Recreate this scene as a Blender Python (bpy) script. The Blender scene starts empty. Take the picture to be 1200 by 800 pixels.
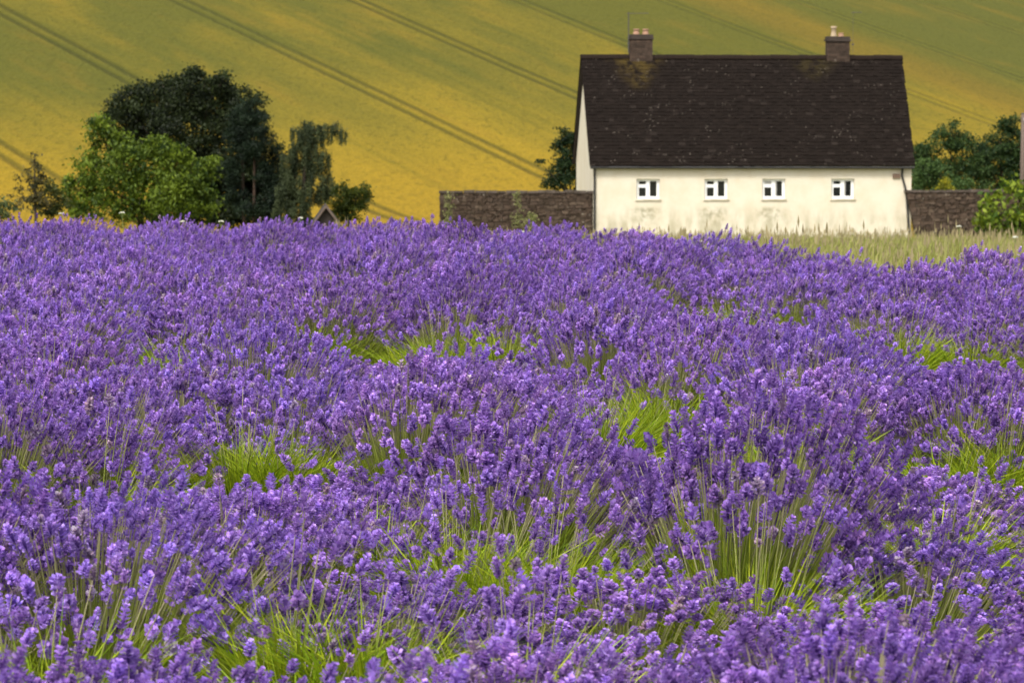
import bpy, math, random
import numpy as np
from mathutils import Vector, Matrix
R = math.radians
scene = bpy.context.scene
COL = scene.collection

# ---------------------------------------------------------------- camera
F = 2900.0            # focal length in photo pixels (photo 1200 wide)
HY = 160.0            # photo row of the horizon
CAMZ = 1.6
PITCH = math.atan((400 - HY) / F)
cam = bpy.data.cameras.new('camera')
camo = bpy.data.objects.new('camera', cam)
COL.objects.link(camo)
camo.location = (0, 0, CAMZ)
camo.rotation_euler = (R(90) - PITCH, 0, 0)
cam.sensor_width = 36
cam.lens = F / 1200 * 36
cam.clip_start = 0.1
cam.clip_end = 3000
cam.dof.use_dof = True
cam.dof.focus_distance = 9.5
cam.dof.aperture_fstop = 10
scene.camera = camo

# ---------------------------------------------------------------- sky, sun, exposure
SUN_EL, SUN_AZ = 52, 205        # azimuth clockwise from +Y (the view direction): behind the camera
w = bpy.data.worlds.new('World')
scene.world = w
w.use_nodes = True
nt = w.node_tree
bg = nt.nodes['Background']
sky = nt.nodes.new('ShaderNodeTexSky')
sky.sky_type = 'NISHITA'
sky.sun_disc = False
sky.sun_elevation = R(SUN_EL)
sky.sun_rotation = R(SUN_AZ)
sky.dust_density = 4.0
sky.air_density = 1.0
hs = nt.nodes.new('ShaderNodeHueSaturation')
hs.inputs['Saturation'].default_value = 0.3      # thin cloud: the blue is washed out
nt.links.new(sky.outputs[0], hs.inputs['Color'])
nt.links.new(hs.outputs[0], bg.inputs['Color'])
bg.inputs['Strength'].default_value = 0.13
sun = bpy.data.lights.new('sun', 'SUN')
sun.energy = 1.5
sun.angle = R(12)
sun.color = (1.0, 0.94, 0.84)
suno = bpy.data.objects.new('sun', sun)
COL.objects.link(suno)
sd = Vector((math.sin(R(SUN_AZ)) * math.cos(R(SUN_EL)), math.cos(R(SUN_AZ)) * math.cos(R(SUN_EL)), math.sin(R(SUN_EL))))
suno.rotation_euler = sd.to_track_quat('Z', 'Y').to_euler()
suno.location = sd * 50
vs = scene.view_settings
vs.view_transform = 'Standard'
vs.look = 'None'
vs.gamma = 1
vs.use_curve_mapping = False
vs.exposure = 1.1
scene.cycles.use_denoising = True
scene.cycles.max_bounces = 6
scene.cycles.diffuse_bounces = 3
scene.cycles.transparent_max_bounces = 4

# ---------------------------------------------------------------- helpers
CP, SP = math.cos(PITCH), math.sin(PITCH)
def at(px, py, depth):
    """photo pixel -> world point on the plane y = depth"""
    u, v = (px - 600) / F, (400 - py) / F
    d = Vector((u, CP + v * SP, -SP + v * CP))
    return Vector((0, 0, CAMZ)) + d * (depth / d.y)
def to_px(x, y, z):
    z -= CAMZ
    f = y * CP - z * SP
    v = y * SP + z * CP
    return 600 + F * x / f, 400 - F * v / f

def smax(a, b, k):
    h = max(k - abs(a - b), 0) / k
    return max(a, b) + h * h * k * .25
def hill_z(x, y):
    return 0.25 * y - 0.15 * x - 64.55
def ground_z(x, y):
    if y < 22: g = 0.0
    elif y < 32: g = -0.036 * (y - 22) ** 2 / 20
    else: g = -0.18 - 0.036 * (y - 32)
    g = max(g, -8.5) if y < 118 else smax(g - 0.0006 * (y - 118) ** 2, -8.5, 2)
    if y < 140: return g
    z = smax(g, hill_z(x, y), 6)
    top = 90.0
    return -smax(-z, -(top + 0.04 * (y - 600)), 30)

def mk(name, verts, faces, mat, parent=None, smooth=False, cols=None, mats=None):
    me = bpy.data.meshes.new(name)
    me.from_pydata([tuple(v) for v in verts], [], faces)
    if smooth:
        me.polygons.foreach_set('use_smooth', [True] * len(me.polygons))
    me.materials.append(mat)
    if cols is not None:
        ca = me.color_attributes.new('Col', 'FLOAT_COLOR', 'POINT')
        ca.data.foreach_set('color', np.c_[np.asarray(cols, dtype=np.float32), np.ones(len(cols), np.float32)].ravel())
    me.update()
    return link(name, me, parent)
def mk_np(name, V, T, mat, parent=None, cols=None, quads=False):
    return link(name, mesh_np(name, V, T, mat, cols), parent)
def mesh_np(name, V, T, mat, cols=None):
    V = np.asarray(V, np.float32); T = np.asarray(T, np.int32)
    k = T.shape[1]
    me = bpy.data.meshes.new(name)
    me.vertices.add(len(V)); me.vertices.foreach_set('co', V.ravel())
    me.loops.add(T.size); me.loops.foreach_set('vertex_index', T.ravel())
    me.polygons.add(len(T))
    me.polygons.foreach_set('loop_start', np.arange(0, T.size, k, dtype=np.int32))
    me.polygons.foreach_set('loop_total', np.full(len(T), k, np.int32))
    me.materials.append(mat)
    if cols is not None:
        ca = me.color_attributes.new('Col', 'FLOAT_COLOR', 'POINT')
        c = np.ones((len(V), 4), np.float32); c[:, :3] = cols
        ca.data.foreach_set('color', c.ravel())
    me.update(calc_edges=True)
    return me
def link(name, me, parent=None):
    o = bpy.data.objects.new(name, me)
    COL.objects.link(o)
    if parent is not None: o.parent = parent
    return o
def empty(name, loc, rz=0):
    o = bpy.data.objects.new(name, None)
    o.empty_display_size = 0.3
    COL.objects.link(o)
    o.location = loc; o.rotation_euler = (0, 0, rz)
    return o
def tag(o, label=None, cat=None, group=None, kind=None):
    if label: o['label'] = label
    if cat: o['category'] = cat
    if group: o['group'] = group
    if kind: o['kind'] = kind
    return o

class MB:
    """collects boxes, tubes and polygons into one mesh"""
    def __init__(s): s.v, s.f = [], []
    def add(s, vs_, fs):
        b = len(s.v); s.v += [Vector(p) for p in vs_]; s.f += [tuple(i + b for i in f) for f in fs]
    def box(s, x0, x1, y0, y1, z0, z1, jit=0, rnd=random):
        j = (lambda: rnd.uniform(-jit, jit)) if jit else (lambda: 0)
        p = [(x + j(), y + j(), z + j()) for z in (z0, z1) for y in (y0, y1) for x in (x0, x1)]
        s.add(p, [(0, 2, 3, 1), (4, 5, 7, 6), (0, 1, 5, 4), (2, 6, 7, 3), (0, 4, 6, 2), (1, 3, 7, 5)])
    def tube(s, pts, rads, n=8, cap=True):
        pts = [Vector(p) for p in pts]
        rings = []
        b0 = len(s.v)
        for i, p in enumerate(pts):
            t = (pts[min(i + 1, len(pts) - 1)] - pts[max(i - 1, 0)]).normalized()
            a = t.orthogonal().normalized() if abs(t.z) > .9 else t.cross(Vector((0, 0, 1))).normalized()
            if abs(t.z) > .9:
                a = t.cross(Vector((0, 1, 0))).normalized()
            c = t.cross(a)
            r = rads[i] if hasattr(rads, '__len__') else rads
            for k in range(n):
                an = 2 * math.pi * k / n
                s.v.append(p + a * math.cos(an) * r + c * math.sin(an) * r)
        for i in range(len(pts) - 1):
            for k in range(n):
                k2 = (k + 1) % n
                s.f.append((b0 + i * n + k, b0 + i * n + k2, b0 + (i + 1) * n + k2, b0 + (i + 1) * n + k))
        if cap:
            s.f.append(tuple(b0 + k for k in range(n))[::-1])
            s.f.append(tuple(b0 + (len(pts) - 1) * n + k for k in range(n)))
    def lathe(s, prof, c=(0, 0, 0), n=12):
        b0 = len(s.v)
        for r, z in prof:
            for k in range(n):
                a = 2 * math.pi * k / n
                s.v.append(Vector((c[0] + r * math.cos(a), c[1] + r * math.sin(a), c[2] + z)))
        for i in range(len(prof) - 1):
            for k in range(n):
                k2 = (k + 1) % n
                s.f.append((b0 + i * n + k, b0 + i * n + k2, b0 + (i + 1) * n + k2, b0 + (i + 1) * n + k))
        s.f.append(tuple(b0 + (len(prof) - 1) * n + k for k in range(n)))
    def build(s, name, mat, parent=None, smooth=False):
        return mk(name, s.v, s.f, mat, parent, smooth)

# ---------------------------------------------------------------- materials
class NT:
    def __init__(s, name, rough=.8, spec=.3):
        s.m = bpy.data.materials.new(name); s.m.use_nodes = True
        s.t = s.m.node_tree; s.b = s.t.nodes['Principled BSDF']
        s.b.inputs['Roughness'].default_value = rough
        s.b.inputs['Specular IOR Level'].default_value = spec
        s.tc = None
    def n(s, typ, **kw):
        nd = s.t.nodes.new(typ)
        for k, v in kw.items(): setattr(nd, k, v)
        return nd
    def set(s, sock, v):
        if hasattr(v, 'links') or isinstance(v, bpy.types.NodeSocket): s.t.links.new(v, sock)
        else: sock.default_value = v
    def coord(s, scale=None, rot=None, loc=None):
        if s.tc is None: s.tc = s.n('ShaderNodeTexCoord')
        o = s.tc.outputs['Object']
        if scale is None and rot is None and loc is None: return o
        mp = s.n('ShaderNodeMapping'); s.t.links.new(o, mp.inputs[0])
        if scale: mp.inputs['Scale'].default_value = scale
        if rot: mp.inputs['Rotation'].default_value = rot
        if loc: mp.inputs['Location'].default_value = loc
        return mp.outputs[0]
    def noise(s, scale, co=None, detail=4, rough=.55):
        nd = s.n('ShaderNodeTexNoise'); s.t.links.new(co if co is not None else s.coord(), nd.inputs['Vector'])
        nd.inputs['Scale'].default_value = scale; nd.inputs['Detail'].default_value = detail; nd.inputs['Roughness'].default_value = rough
        return nd.outputs['Fac']
    def vor(s, scale, co=None):
        nd = s.n('ShaderNodeTexVoronoi'); s.t.links.new(co if co is not None else s.coord(), nd.inputs['Vector'])
        nd.inputs['Scale'].default_value = scale
        return nd
    def math(s, op, a, b=0.0, c=None, clamp=False):
        nd = s.n('ShaderNodeMath', operation=op, use_clamp=clamp)
        s.set(nd.inputs[0], a); s.set(nd.inputs[1], b)
        if c is not None: s.set(nd.inputs[2], c)
        return nd.outputs[0]
    def ss(s, x, a, b):
        """smooth step from 0 at a to 1 at b"""
        nd = s.n('ShaderNodeMapRange', interpolation_type='SMOOTHSTEP')
        s.set(nd.inputs['Value'], x); nd.inputs['From Min'].default_value = a; nd.inputs['From Max'].default_value = b
        return nd.outputs[0]
    def mix(s, f, a, b, mode='MIX'):
        nd = s.n('ShaderNodeMix', data_type='RGBA', blend_type=mode)
        s.set(nd.inputs[0], f)
        for i, v in ((6, a), (7, b)):
            if isinstance(v, tuple): nd.inputs[i].default_value = (*v[:3], 1)
            else: s.t.links.new(v, nd.inputs[i])
        return nd.outputs[2]
    def xyz(s, co=None):
        nd = s.n('ShaderNodeSeparateXYZ'); s.t.links.new(co if co is not None else s.coord(), nd.inputs[0])
        return nd.outputs
    def col(s):
        return s.n('ShaderNodeVertexColor', layer_name='Col').outputs[0]
    def base(s, c):
        if isinstance(c, tuple): s.b.inputs['Base Color'].default_value = (*c, 1)
        else: s.t.links.new(c, s.b.inputs['Base Color'])
    def bump(s, h, strength=.3, dist=.02):
        nd = s.n('ShaderNodeBump'); s.set(nd.inputs['Height'], h)
        nd.inputs['Strength'].default_value = strength; nd.inputs['Distance'].default_value = dist
        s.t.links.new(nd.outputs[0], s.b.inputs['Normal'])

def leafmat(name, trans=.35, rough=.6, spec=.25):
    k = NT(name, rough, spec)
    c = k.col()
    k.base(c)
    tr = k.n('ShaderNodeBsdfTranslucent')
    k.t.links.new(c, tr.inputs[0])
    mx = k.n('ShaderNodeMixShader'); mx.inputs[0].default_value = trans
    out = k.t.nodes['Material Output']
    k.t.links.new(k.b.outputs[0], mx.inputs[1]); k.t.links.new(tr.outputs[0], mx.inputs[2])
    k.t.links.new(mx.outputs[0], out.inputs[0])
    return k.m
M = {}
M['leaf'] = leafmat('foliage')
M['stem'] = leafmat('lavender_stem', .3, .55)
M['spike'] = leafmat('lavender_flower', .42, .9, .05)
M['grass'] = leafmat('dry_grass', .4, .6)

k = NT('bark', .9); f = k.noise(6, k.coord((4, 4, .6)))
k.base(k.mix(f, (.015, .011, .008), (.065, .048, .034))); k.bump(f, .6, .03); M['bark'] = k.m
k = NT('pine_bark', .9); f = k.noise(6, k.coord((4, 4, .8)))
k.base(k.mix(f, (.02, .012, .008), (.07, .042, .027))); k.bump(f, .6, .03); M['pine_bark'] = k.m

k = NT('soil', .95); f = k.noise(3, detail=8); g = k.noise(.35)
x_, y_, z_ = k.xyz()
turf = k.ss(k.math('ADD', y_, k.math('MULTIPLY', x_, 1.1)), 20, 23)
k.base(k.mix(turf, k.mix(f, (.05, .032, .02), (.13, .09, .055)), k.mix(f, (.10, .11, .025), (.22, .20, .07))))
k.bump(f, .6, .05); M['soil'] = k.m

# ripening wheat on the hillside, with the tractor's wheel tracks
k = NT('ripening_wheat', .9, .1)
X, Y, Z = k.xyz()
wob = k.math('MULTIPLY', k.math('SUBTRACT', k.noise(.02), .5), 1.6)
U = k.math('ADD', k.math('ADD', k.math('MULTIPLY', X, .785), k.math('MULTIPLY', Y, .62)), wob)   # across the drilling direction
V = k.math('SUBTRACT', k.math('MULTIPLY', Y, .785), k.math('MULTIPLY', X, .62))
cmb = k.n('ShaderNodeCombineXYZ'); k.t.links.new(U, cmb.inputs[0]); k.t.links.new(k.math('MULTIPLY', V, .28), cmb.inputs[1])
UV = cmb.outputs[0]
n1 = k.noise(.035, UV, 5, .6)
n2 = k.noise(.16, UV, 5, .65)
n3 = k.noise(1.3, k.coord((1, .5, 1)), 4, .7)
ripe = k.math('ADD', k.ss(Z, 13, -6), k.math('MULTIPLY', k.math('SUBTRACT', n1, .5), 2.3))
ripe = k.math('ADD', ripe, k.math('MULTIPLY', k.math('SUBTRACT', n2, .5), .9), clamp=True)
wheat = k.mix(ripe, (.082, .080, .011), (.228, .158, .012))
# greener late strip higher up, beyond a riper band
band = k.math('MULTIPLY', k.ss(U, 238, 247), k.ss(U, 262, 250))
late = k.ss(U, 252, 268)
wheat = k.mix(k.math('MULTIPLY', band, .6), wheat, (.15, .097, .012))
wheat = k.mix(k.math('MULTIPLY', late, .5), wheat, (.07, .075, .014))
wheat = k.mix(k.math('MULTIPLY', k.ss(Z, 4, -8), .55), wheat, (.25, .148, .010))
wheat = k.mix(k.math('MULTIPLY', k.ss(k.noise(3.5, k.coord((1, .6, 1)), 3, .7), .42, .7), .3), wheat, (.045, .042, .006))
wheat = k.mix(k.math('MULTIPLY', k.ss(n3, .45, .75), .4), wheat, (.036, .04, .006))
wheat = k.mix(k.math('MULTIPLY', k.ss(n2, .5, .72), .35), wheat, (.165, .105, .012))
def tram(off, spacing, half, width):
    fr = k.math('MODULO', k.math('ADD', k.math('SUBTRACT', U, off - half_sp), 2620), spacing)
    d = k.math('ABSOLUTE', k.math('SUBTRACT', k.math('ABSOLUTE', k.math('SUBTRACT', fr, half_sp)), half))
    d = k.math('ADD', d, k.math('MULTIPLY', k.math('SUBTRACT', n3, .5), .7))
    return k.ss(d, width * 1.25, width * .1)
half_sp = 13.1
tr = tram(132.2, 26.2, 1.05, .66)
fade = k.ss(k.noise(.09, UV, 3), .25, .5)
trm = k.math('MULTIPLY', k.math('MULTIPLY', tr, k.math('ADD', k.math('MULTIPLY', fade, .42), .16)), k.ss(U, 275, 195))
wheat = k.mix(trm, wheat, (.03, .034, .006))
tr2 = k.math('MULTIPLY', tram(145.0, 26.2, 1.1, .7), k.math('MULTIPLY', k.ss(k.noise(.05, UV, 2), .45, .65), .25))
wheat = k.mix(tr2, wheat, (.06, .065, .008))
k.base(wheat)
k.bump(k.math('SUBTRACT', k.math('ADD', n3, n2), k.math('MULTIPLY', tr, 1.2)), .5, .5)
M['wheat'] = k.m

# cottage materials
k = NT('cream_limewash', .85, .2)
f = k.noise(1.1, detail=6, rough=.65); f2 = k.noise(2.2, k.coord((1, 1, .35)), 5); f3 = k.noise(14, detail=5)
c = k.mix(k.ss(f, .35, .7), (.60, .55, .445), (.56, .495, .375))
x_, y_, z_ = k.xyz()
low = k.ss(z_, 2.0, .7)
c = k.mix(k.math('MULTIPLY', k.math('MULTIPLY', low, k.ss(f2, .38, .68)), .7), c, (.32, .29, .19))
WX = [2.63, 5.9, 8.68, 12.02]           # window centres along the front
st = None
for wx in WX[:3]:
    m_ = k.math('MULTIPLY', k.ss(k.math('ABSOLUTE', k.math('SUBTRACT', x_, wx - .15)), .95, .25), k.math('MULTIPLY', k.ss(z_, 1.75, 1.45), k.ss(z_, .5, 1.4)))
    st = m_ if st is None else k.math('MAXIMUM', st, m_)
c = k.mix(k.math('MULTIPLY', k.math('MULTIPLY', st, k.ss(k.noise(3.5, detail=5), .36, .68)), .75), c, (.19, .18, .10))
c = k.mix(k.math('MULTIPLY', k.ss(f3, .62, .78), .3), c, (.45, .38, .22))
k.base(c); k.bump(k.math('ADD', f3, f), .25, .02); M['cream'] = k.m

k = NT('stone_slate', .9, .08)
cc = k.col()
x_, y_, z_ = k.xyz()
v = k.vor(5.5); spots = k.math('MULTIPLY', k.ss(v.outputs['Distance'], .22, .12), k.ss(k.noise(1.3, detail=5), .5, .62))
c = k.mix(k.math('MULTIPLY', spots, .75), cc, (.13, .11, .09))
c = k.mix(k.math('MULTIPLY', k.ss(k.noise(5, detail=6, rough=.7), .6, .74), .35), c, (.04, .03, .026))
def moss(cx, top, wd, ln):
    h = k.math('SUBTRACT', top, z_)
    t = k.math('DIVIDE', h, ln)
    hw = k.math('MULTIPLY', k.math('SUBTRACT', 1.05, t), wd)
    inside = k.ss(k.math('SUBTRACT', hw, k.math('ABSOLUTE', k.math('SUBTRACT', x_, cx))), -.5, .8)
    return k.math('MULTIPLY', inside, k.math('MULTIPLY', k.ss(t, 1.1, .7), k.ss(k.noise(2.2, detail=5, rough=.65), .34, .6)))
c = k.mix(k.math('MULTIPLY', moss(2.5, 9.2, 1.5, 2.1), .55), c, (.085, .058, .014))
c = k.mix(k.math('MULTIPLY', moss(11.3, 9.2, 1.5, 1.6), .28), c, (.075, .058, .016))
k.base(c); k.bump(k.noise(9, detail=5), .4, .02); M['slate'] = k.m

k = NT('dark_rubble_stone', .9, .2)
cc = k.col(); f = k.noise(5, detail=6, rough=.7)
v = k.vor(5)
c = k.mix(k.ss(f, .35, .7), cc, k.mix(.6, cc, (.02, .016, .012)))
c = k.mix(k.math('MULTIPLY', k.ss(v.outputs['Distance'], .3, .1), k.math('MULTIPLY', k.ss(k.noise(1.2), .5, .65), .55)), c, (.3, .27, .22))
k.base(c); k.bump(f, .5, .03); M['stone'] = k.m
k = NT('wall_mortar', .95); f = k.noise(7, detail=5); k.base(k.mix(f, (.03, .021, .015), (.09, .062, .044))); M['mortar'] = k.m
def plain(name, c, rough=.6, spec=.4, metal=0, nz=.15, sc=8):
    k = NT(name, rough, spec); f = k.noise(sc, detail=4)
    k.base(k.mix(k.math('MULTIPLY', f, nz * 2), c, tuple(x * .55 for x in c))); k.b.inputs['Metallic'].default_value = metal
    M[name] = k.m
plain('white_paint', (.82, .82, .80), .45)
plain('window_glass', (.012, .013, .015), .04, .5, sc=2)
plain('net_curtain', (.35, .34, .32), .7)
plain('black_iron', (.025, .024, .023), .5)
plain('terracotta', (.36, .21, .135), .85, nz=.3)
plain('buff_clay', (.38, .29, .19), .85, nz=.3)
plain('aerial_metal', (.06, .055, .05), .6)
plain('brown_plastic', (.20, .13, .09), .6)
plain('weathered_wood', (.13, .095, .075), .85, nz=.4, sc=5)
plain('dark_wood', (.028, .02, .017), .85)
plain('shed_slate', (.045, .037, .037), .85, nz=.4)
plain('porcelain', (.3, .29, .27), .3)

# ---------------------------------------------------------------- the ground and the hill
def sheet(name, xs_of, ys, mat):
    vs_, fs = [], []
    nx = len(xs_of(ys[0]))
    for y in ys:
        for x in xs_of(y): vs_.append((x, y, ground_z(x, y)))
    for j in range(len(ys) - 1):
        for i in range(nx - 1):
            a = j * nx + i
            fs.append((a, a + 1, a + nx + 1, a + nx))
    return tag(mk(name, vs_, fs, mat, smooth=True), kind='structure')
ys = list(np.arange(-30, 20, 5.0)) + list(np.arange(20, 60, 2.0)) + list(np.arange(60, 176, 5.0))
sheet('ground', lambda y: np.linspace(-150, 150, 41), ys, M['soil'])
ys2 = list(np.arange(175, 330, 4.0)) + list(np.arange(330, 760, 12.0))
sheet('wheat_hill', lambda y: np.linspace(-330, 360, 116), ys2, M['wheat'])

# ---------------------------------------------------------------- the cottage
rnd = random.Random(5)
HROT = R(4)
HX, HYD = 3.866, 118.0
GZ = -3.4
house = empty('cottage', (HX, HYD, GZ), HROT)
tag(house, 'long cream limewashed cottage with a steep dark slate roof and two chimneys', 'cottage')
HW, HD = 15.35, 8.4
EZ = 3.86            # wall top
RZ = 8.93           # ridge
WZ0, WZ1, WHW = 2.02, 2.98, .56
# wall with four window openings
mb = MB()
xs = [0]
for wx in WX: xs += [wx - WHW, wx + WHW]
xs += [HW]
zs = [-.8, WZ0, WZ1, EZ]
for i in range(len(xs) - 1):
    for j in range(3):
        if j == 1 and i % 2 == 1: continue
        mb.add([(xs[i], 0, zs[j]), (xs[i + 1], 0, zs[j]), (xs[i + 1], 0, zs[j + 1]), (xs[i], 0, zs[j + 1])], [(0, 1, 2, 3)])
for wx in WX:
    a, b, d_ = wx - WHW, wx + WHW, .3
    mb.add([(a, 0, WZ0), (b, 0, WZ0), (b, d_, WZ0), (a, d_, WZ0)], [(0, 3, 2, 1)])
    mb.add([(a, 0, WZ1), (b, 0, WZ1), (b, d_, WZ1), (a, d_, WZ1)], [(0, 1, 2, 3)])
    mb.add([(a, 0, WZ0), (a, d_, WZ0), (a, d_, WZ1), (a, 0, WZ1)], [(0, 3, 2, 1)])
    mb.add([(b, 0, WZ0), (b, d_, WZ0), (b, d_, WZ1), (b, 0, WZ1)], [(0, 1, 2, 3)])
PK = RZ - .25
for x in (0, HW):
    mb.add([(x, 0, -.8), (x, HD, -.8), (x, HD, EZ), (x, HD / 2, PK), (x, 0, EZ)], [(0, 4, 3, 2, 1) if x else (0, 1, 2, 3, 4)])
mb.add([(0, HD, -.8), (HW, HD, -.8), (HW, HD, EZ), (0, HD, EZ)], [(3, 2, 1, 0)])
mb.build('wall', M['cream'], house)

for wi, wx in enumerate(WX):
    win = empty('window', (wx, .15, WZ0)); win.parent = house
    H_ = WZ1 - WZ0
    t = .135
    fr = MB()
    g = .003
    fr.box(-WHW + g, -WHW + t, 0, .07, g, H_ - g); fr.box(WHW - t, WHW - g, 0, .07, g, H_ - g)
    fr.box(-WHW + t, WHW - t, 0, .07, g, t * .95); fr.box(-WHW + t, WHW - t, 0, .07, H_ - t * .8, H_ - g)
    fr.build('frame', M['white_paint'], win)
    mu = MB(); mu.box(-.09, .10, -.006, .066, t * .95, H_ - t * .8); mu.build('mullion', M['white_paint'], win)
    tz = .55
    tb = MB(); tb.box(-WHW + t, -.09, .004, .062, tz, tz + .15); tb.build('transom', M['white_paint'], win)
    for (a, b, c0, c1, m_) in ((-WHW + t, -.09, t * .95, tz, 'window_glass'),
                               (-WHW + t, -.09, tz + .15, H_ - t * .8, 'net_curtain' if wi == 2 else 'window_glass'),
                               (.10, WHW - t, t * .95, H_ - t * .8, 'window_glass')):
        p = MB(); p.box(a, b, .03, .04, c0, c1); p.build('pane', M[m_], win)
    if wi in (2, 3):        # a strip of curtain behind
        p = MB(); p.box(.10, .17, .022, .029, t * .95, H_ - t * .8); p.build('curtain', M['net_curtain'], win)
    sl = MB(); sl.box(-WHW - .06, WHW + .06, -.21, -.003, -.07, -.004)
    sl.build('sill', M['cream'], win)

# roof: deck, thousands of stone slates, ridge tiles
OV_L, OV_R, OVE = .17, .08, .28
REXT = .32          # the far verge runs out of square: the ridge is longer than the eaves
sl_ang = math.atan2(RZ - EZ - .12, HD / 2)
ca_, sa_ = math.cos(sl_ang), math.sin(sl_ang)
def slope_pt(s, y_side, lift):          # s from ridge down the slope
    y = s * ca_; z = RZ - s * sa_
    yy = HD / 2 - y if y_side < 0 else HD / 2 + y
    return yy + y_side * lift * sa_, z + lift * ca_
SL = (HD / 2 + OVE) / ca_
deck = MB()
for side in (-1, 1):
    p = []
    for x in (-OV_L, HW + OV_R):
        for s, l in ((0, -.08), (SL, -.08), (SL, 0), (0, 0)):
            yy, zz = slope_pt(s, side, l); p.append((x + (REXT * (1 - s / SL) if x > 0 else 0), yy, zz))
    fs = [(0, 1, 2, 3), (7, 6, 5, 4), (0, 4, 5, 1), (1, 5, 6, 2), (2, 6, 7, 3), (3, 7, 4, 0)]
    deck.add(p, fs)
roof = deck.build('roof', M['dark_wood'], house)
def slates(side, seed):
    r = random.Random(seed)
    vs_, fs, cs = [], [], []
    n_c = 33
    for c in range(n_c):
        s1 = SL + .06 - c * (SL / n_c)
        ex = SL / n_c
        s0 = s1 - ex * 1.5
        x = -OV_L - .04 + r.uniform(-.15, 0)
        xe = HW + OV_R + .04 + REXT * (1 - s1 / SL)
        while x < xe:
            wd = r.uniform(.19, .38) * (1.15 - .35 * c / n_c)
            xa, xb = max(x, -OV_L - .04), min(x + wd - .012, xe)
            x += wd
            if xb - xa < .05: continue
            d0 = r.uniform(-.02, .02); lf = r.uniform(.028, .055); tw = r.uniform(-.012, .012)
            b = len(vs_)
            for (xx, ss_, l) in ((xa, s1 + d0, lf + tw), (xb, s1 + d0 + r.uniform(-.012, .012), lf - tw), (xb, max(s0, .0), .012), (xa, max(s0, .0), .012),
                                 (xa, s1 + d0, .004), (xb, s1 + d0, .004)):
                yy, zz = slope_pt(ss_, side, l); vs_.append((xx, yy, zz))
            fs += [(b, b + 1, b + 2, b + 3), (b + 4, b + 5, b + 1, b), (b + 4, b, b + 3), (b + 5, b + 2, b + 1)]
            v_ = r.uniform(.85, 1.12)
            tone = r.random()
            col = (.0088 * v_, .0062 * v_, .0048 * v_) if tone < .85 else (.0110 * v_, .0078 * v_, .0062 * v_)
            if r.random() < .02: col = (.018 * v_, .0135 * v_, .011 * v_)
            cs += [col] * 6
    if side > 0: fs = [f[::-1] for f in fs]
    o = mk('slates', vs_, fs, M['slate'], roof, cols=cs)
    tag(o, kind='stuff')
slates(-1, 1); slates(1, 2)
nr = 34
tile_me = None
for i in range(nr):
    x0 = -OV_L - .05 + i * (HW + OV_L + OV_R + REXT + .1) / nr
    wd = (HW + OV_L + OV_R + REXT + .1) / nr - .012
    t = MB()
    n = 6
    for xx in (0, wd):
        for q in range(n + 1):
            an = math.pi * (q / n) 
            t.v.append(Vector((xx, HD / 2 + .21 * math.cos(an), RZ - .13 + .21 * math.sin(an))))
    for q in range(n): t.f.append((q, q + 1, n + 2 + q, n + 1 + q))
    t.f.append(tuple(range(n + 1))[::-1]); t.f.append(tuple(range(n + 1, 2 * n + 2)))
    if tile_me is None:
        o = mk('ridge_tile', t.v, t.f, M['slate'], roof, cols=[(.016, .011, .008)] * len(t.v)); tile_me = o.data; tx0 = x0
        o.location.x = x0
    else:
        o = link('ridge_tile', tile_me, roof); o.location = (x0, 0, rnd.uniform(-.012, .012))
# gutter and downpipes
gt = MB()
gy, gz = slope_pt(SL, -1, -.10)
gt.tube([(-OV_L, gy - .05, gz - .05), (HW + OV_R, gy - .05, gz - .07)], .065, 8)
gt.build('gutter', M['black_iron'], house)
dp = MB(); dp.tube([(.06, gy + .02, gz - .1), (.06, -.09, gz - .45), (.06, -.09, -.2)], .055, 8); dp.build('downpipe', M['black_iron'], house)
dp = MB(); dp.tube([(HW - .48, gy + .02, gz - .1), (HW - .48, -.09, gz - .45), (HW - .26, -.09, 2.35), (HW - .05, -.09, -.2)], .055, 8); dp.build('downpipe', M['black_iron'], house)
bx = MB(); bx.box(HW - .92, HW - .56, -.07, -.002, 3.0, 3.22)
for q in range(4): bx.box(HW - .9, HW - .58, -.085, -.071, 3.02 + q * .05, 3.045 + q * .05)
bx.build('wall_vent', M['brown_plastic'], house)

def brick_stack(parent, x0, x1, y0, y1, z0, z1, seed, name='stonework'):
    r = random.Random(seed)
    vs_, fs, cs = [], [], []
    core = MB(); core.box(x0 + .02, x1 - .02, y0 + .02, y1 - .02, z0, z1 - .01); core.build('core', M['mortar'], parent)
    z = z0; row = 0
    while z < z1 - .02:
        h = min(.125, z1 - z)
        for face in range(4):
            L = (x1 - x0) if face % 2 == 0 else (y1 - y0)
            p = -.12 if row % 2 else 0
            while p < L:
                a, b = max(p, 0) + .006, min(p + .24, L) - .006
                p += .25
                if b - a < .03: continue
                o_ = r.uniform(0, .012)
                m = MB()
                if face == 0: m.box(x0 + a, x0 + b, y0 - o_, y0 + .06, z + .006, z + h - .006)
                elif face == 2: m.box(x0 + a, x0 + b, y1 - .06, y1 + o_, z + .006, z + h - .006)
                elif face == 1: m.box(x1 - .06, x1 + o_ * .9, y0 + a, y0 + b, z + .006, z + h - .006)
                else: m.box(x0 - o_ * .9, x0 + .06, y0 + a, y0 + b, z + .006, z + h - .006)
                bb = len(vs_); vs_ += m.v; fs += [tuple(i + bb for i in f_) for f_ in m.f]
                v_ = r.uniform(.6, 1.3); cs += [(.062 * v_, .041 * v_, .030 * v_)] * 8
        z += h; row += 1
    tag(mk(name, vs_, fs, M['stone'], parent, cols=cs), kind='stuff')
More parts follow.
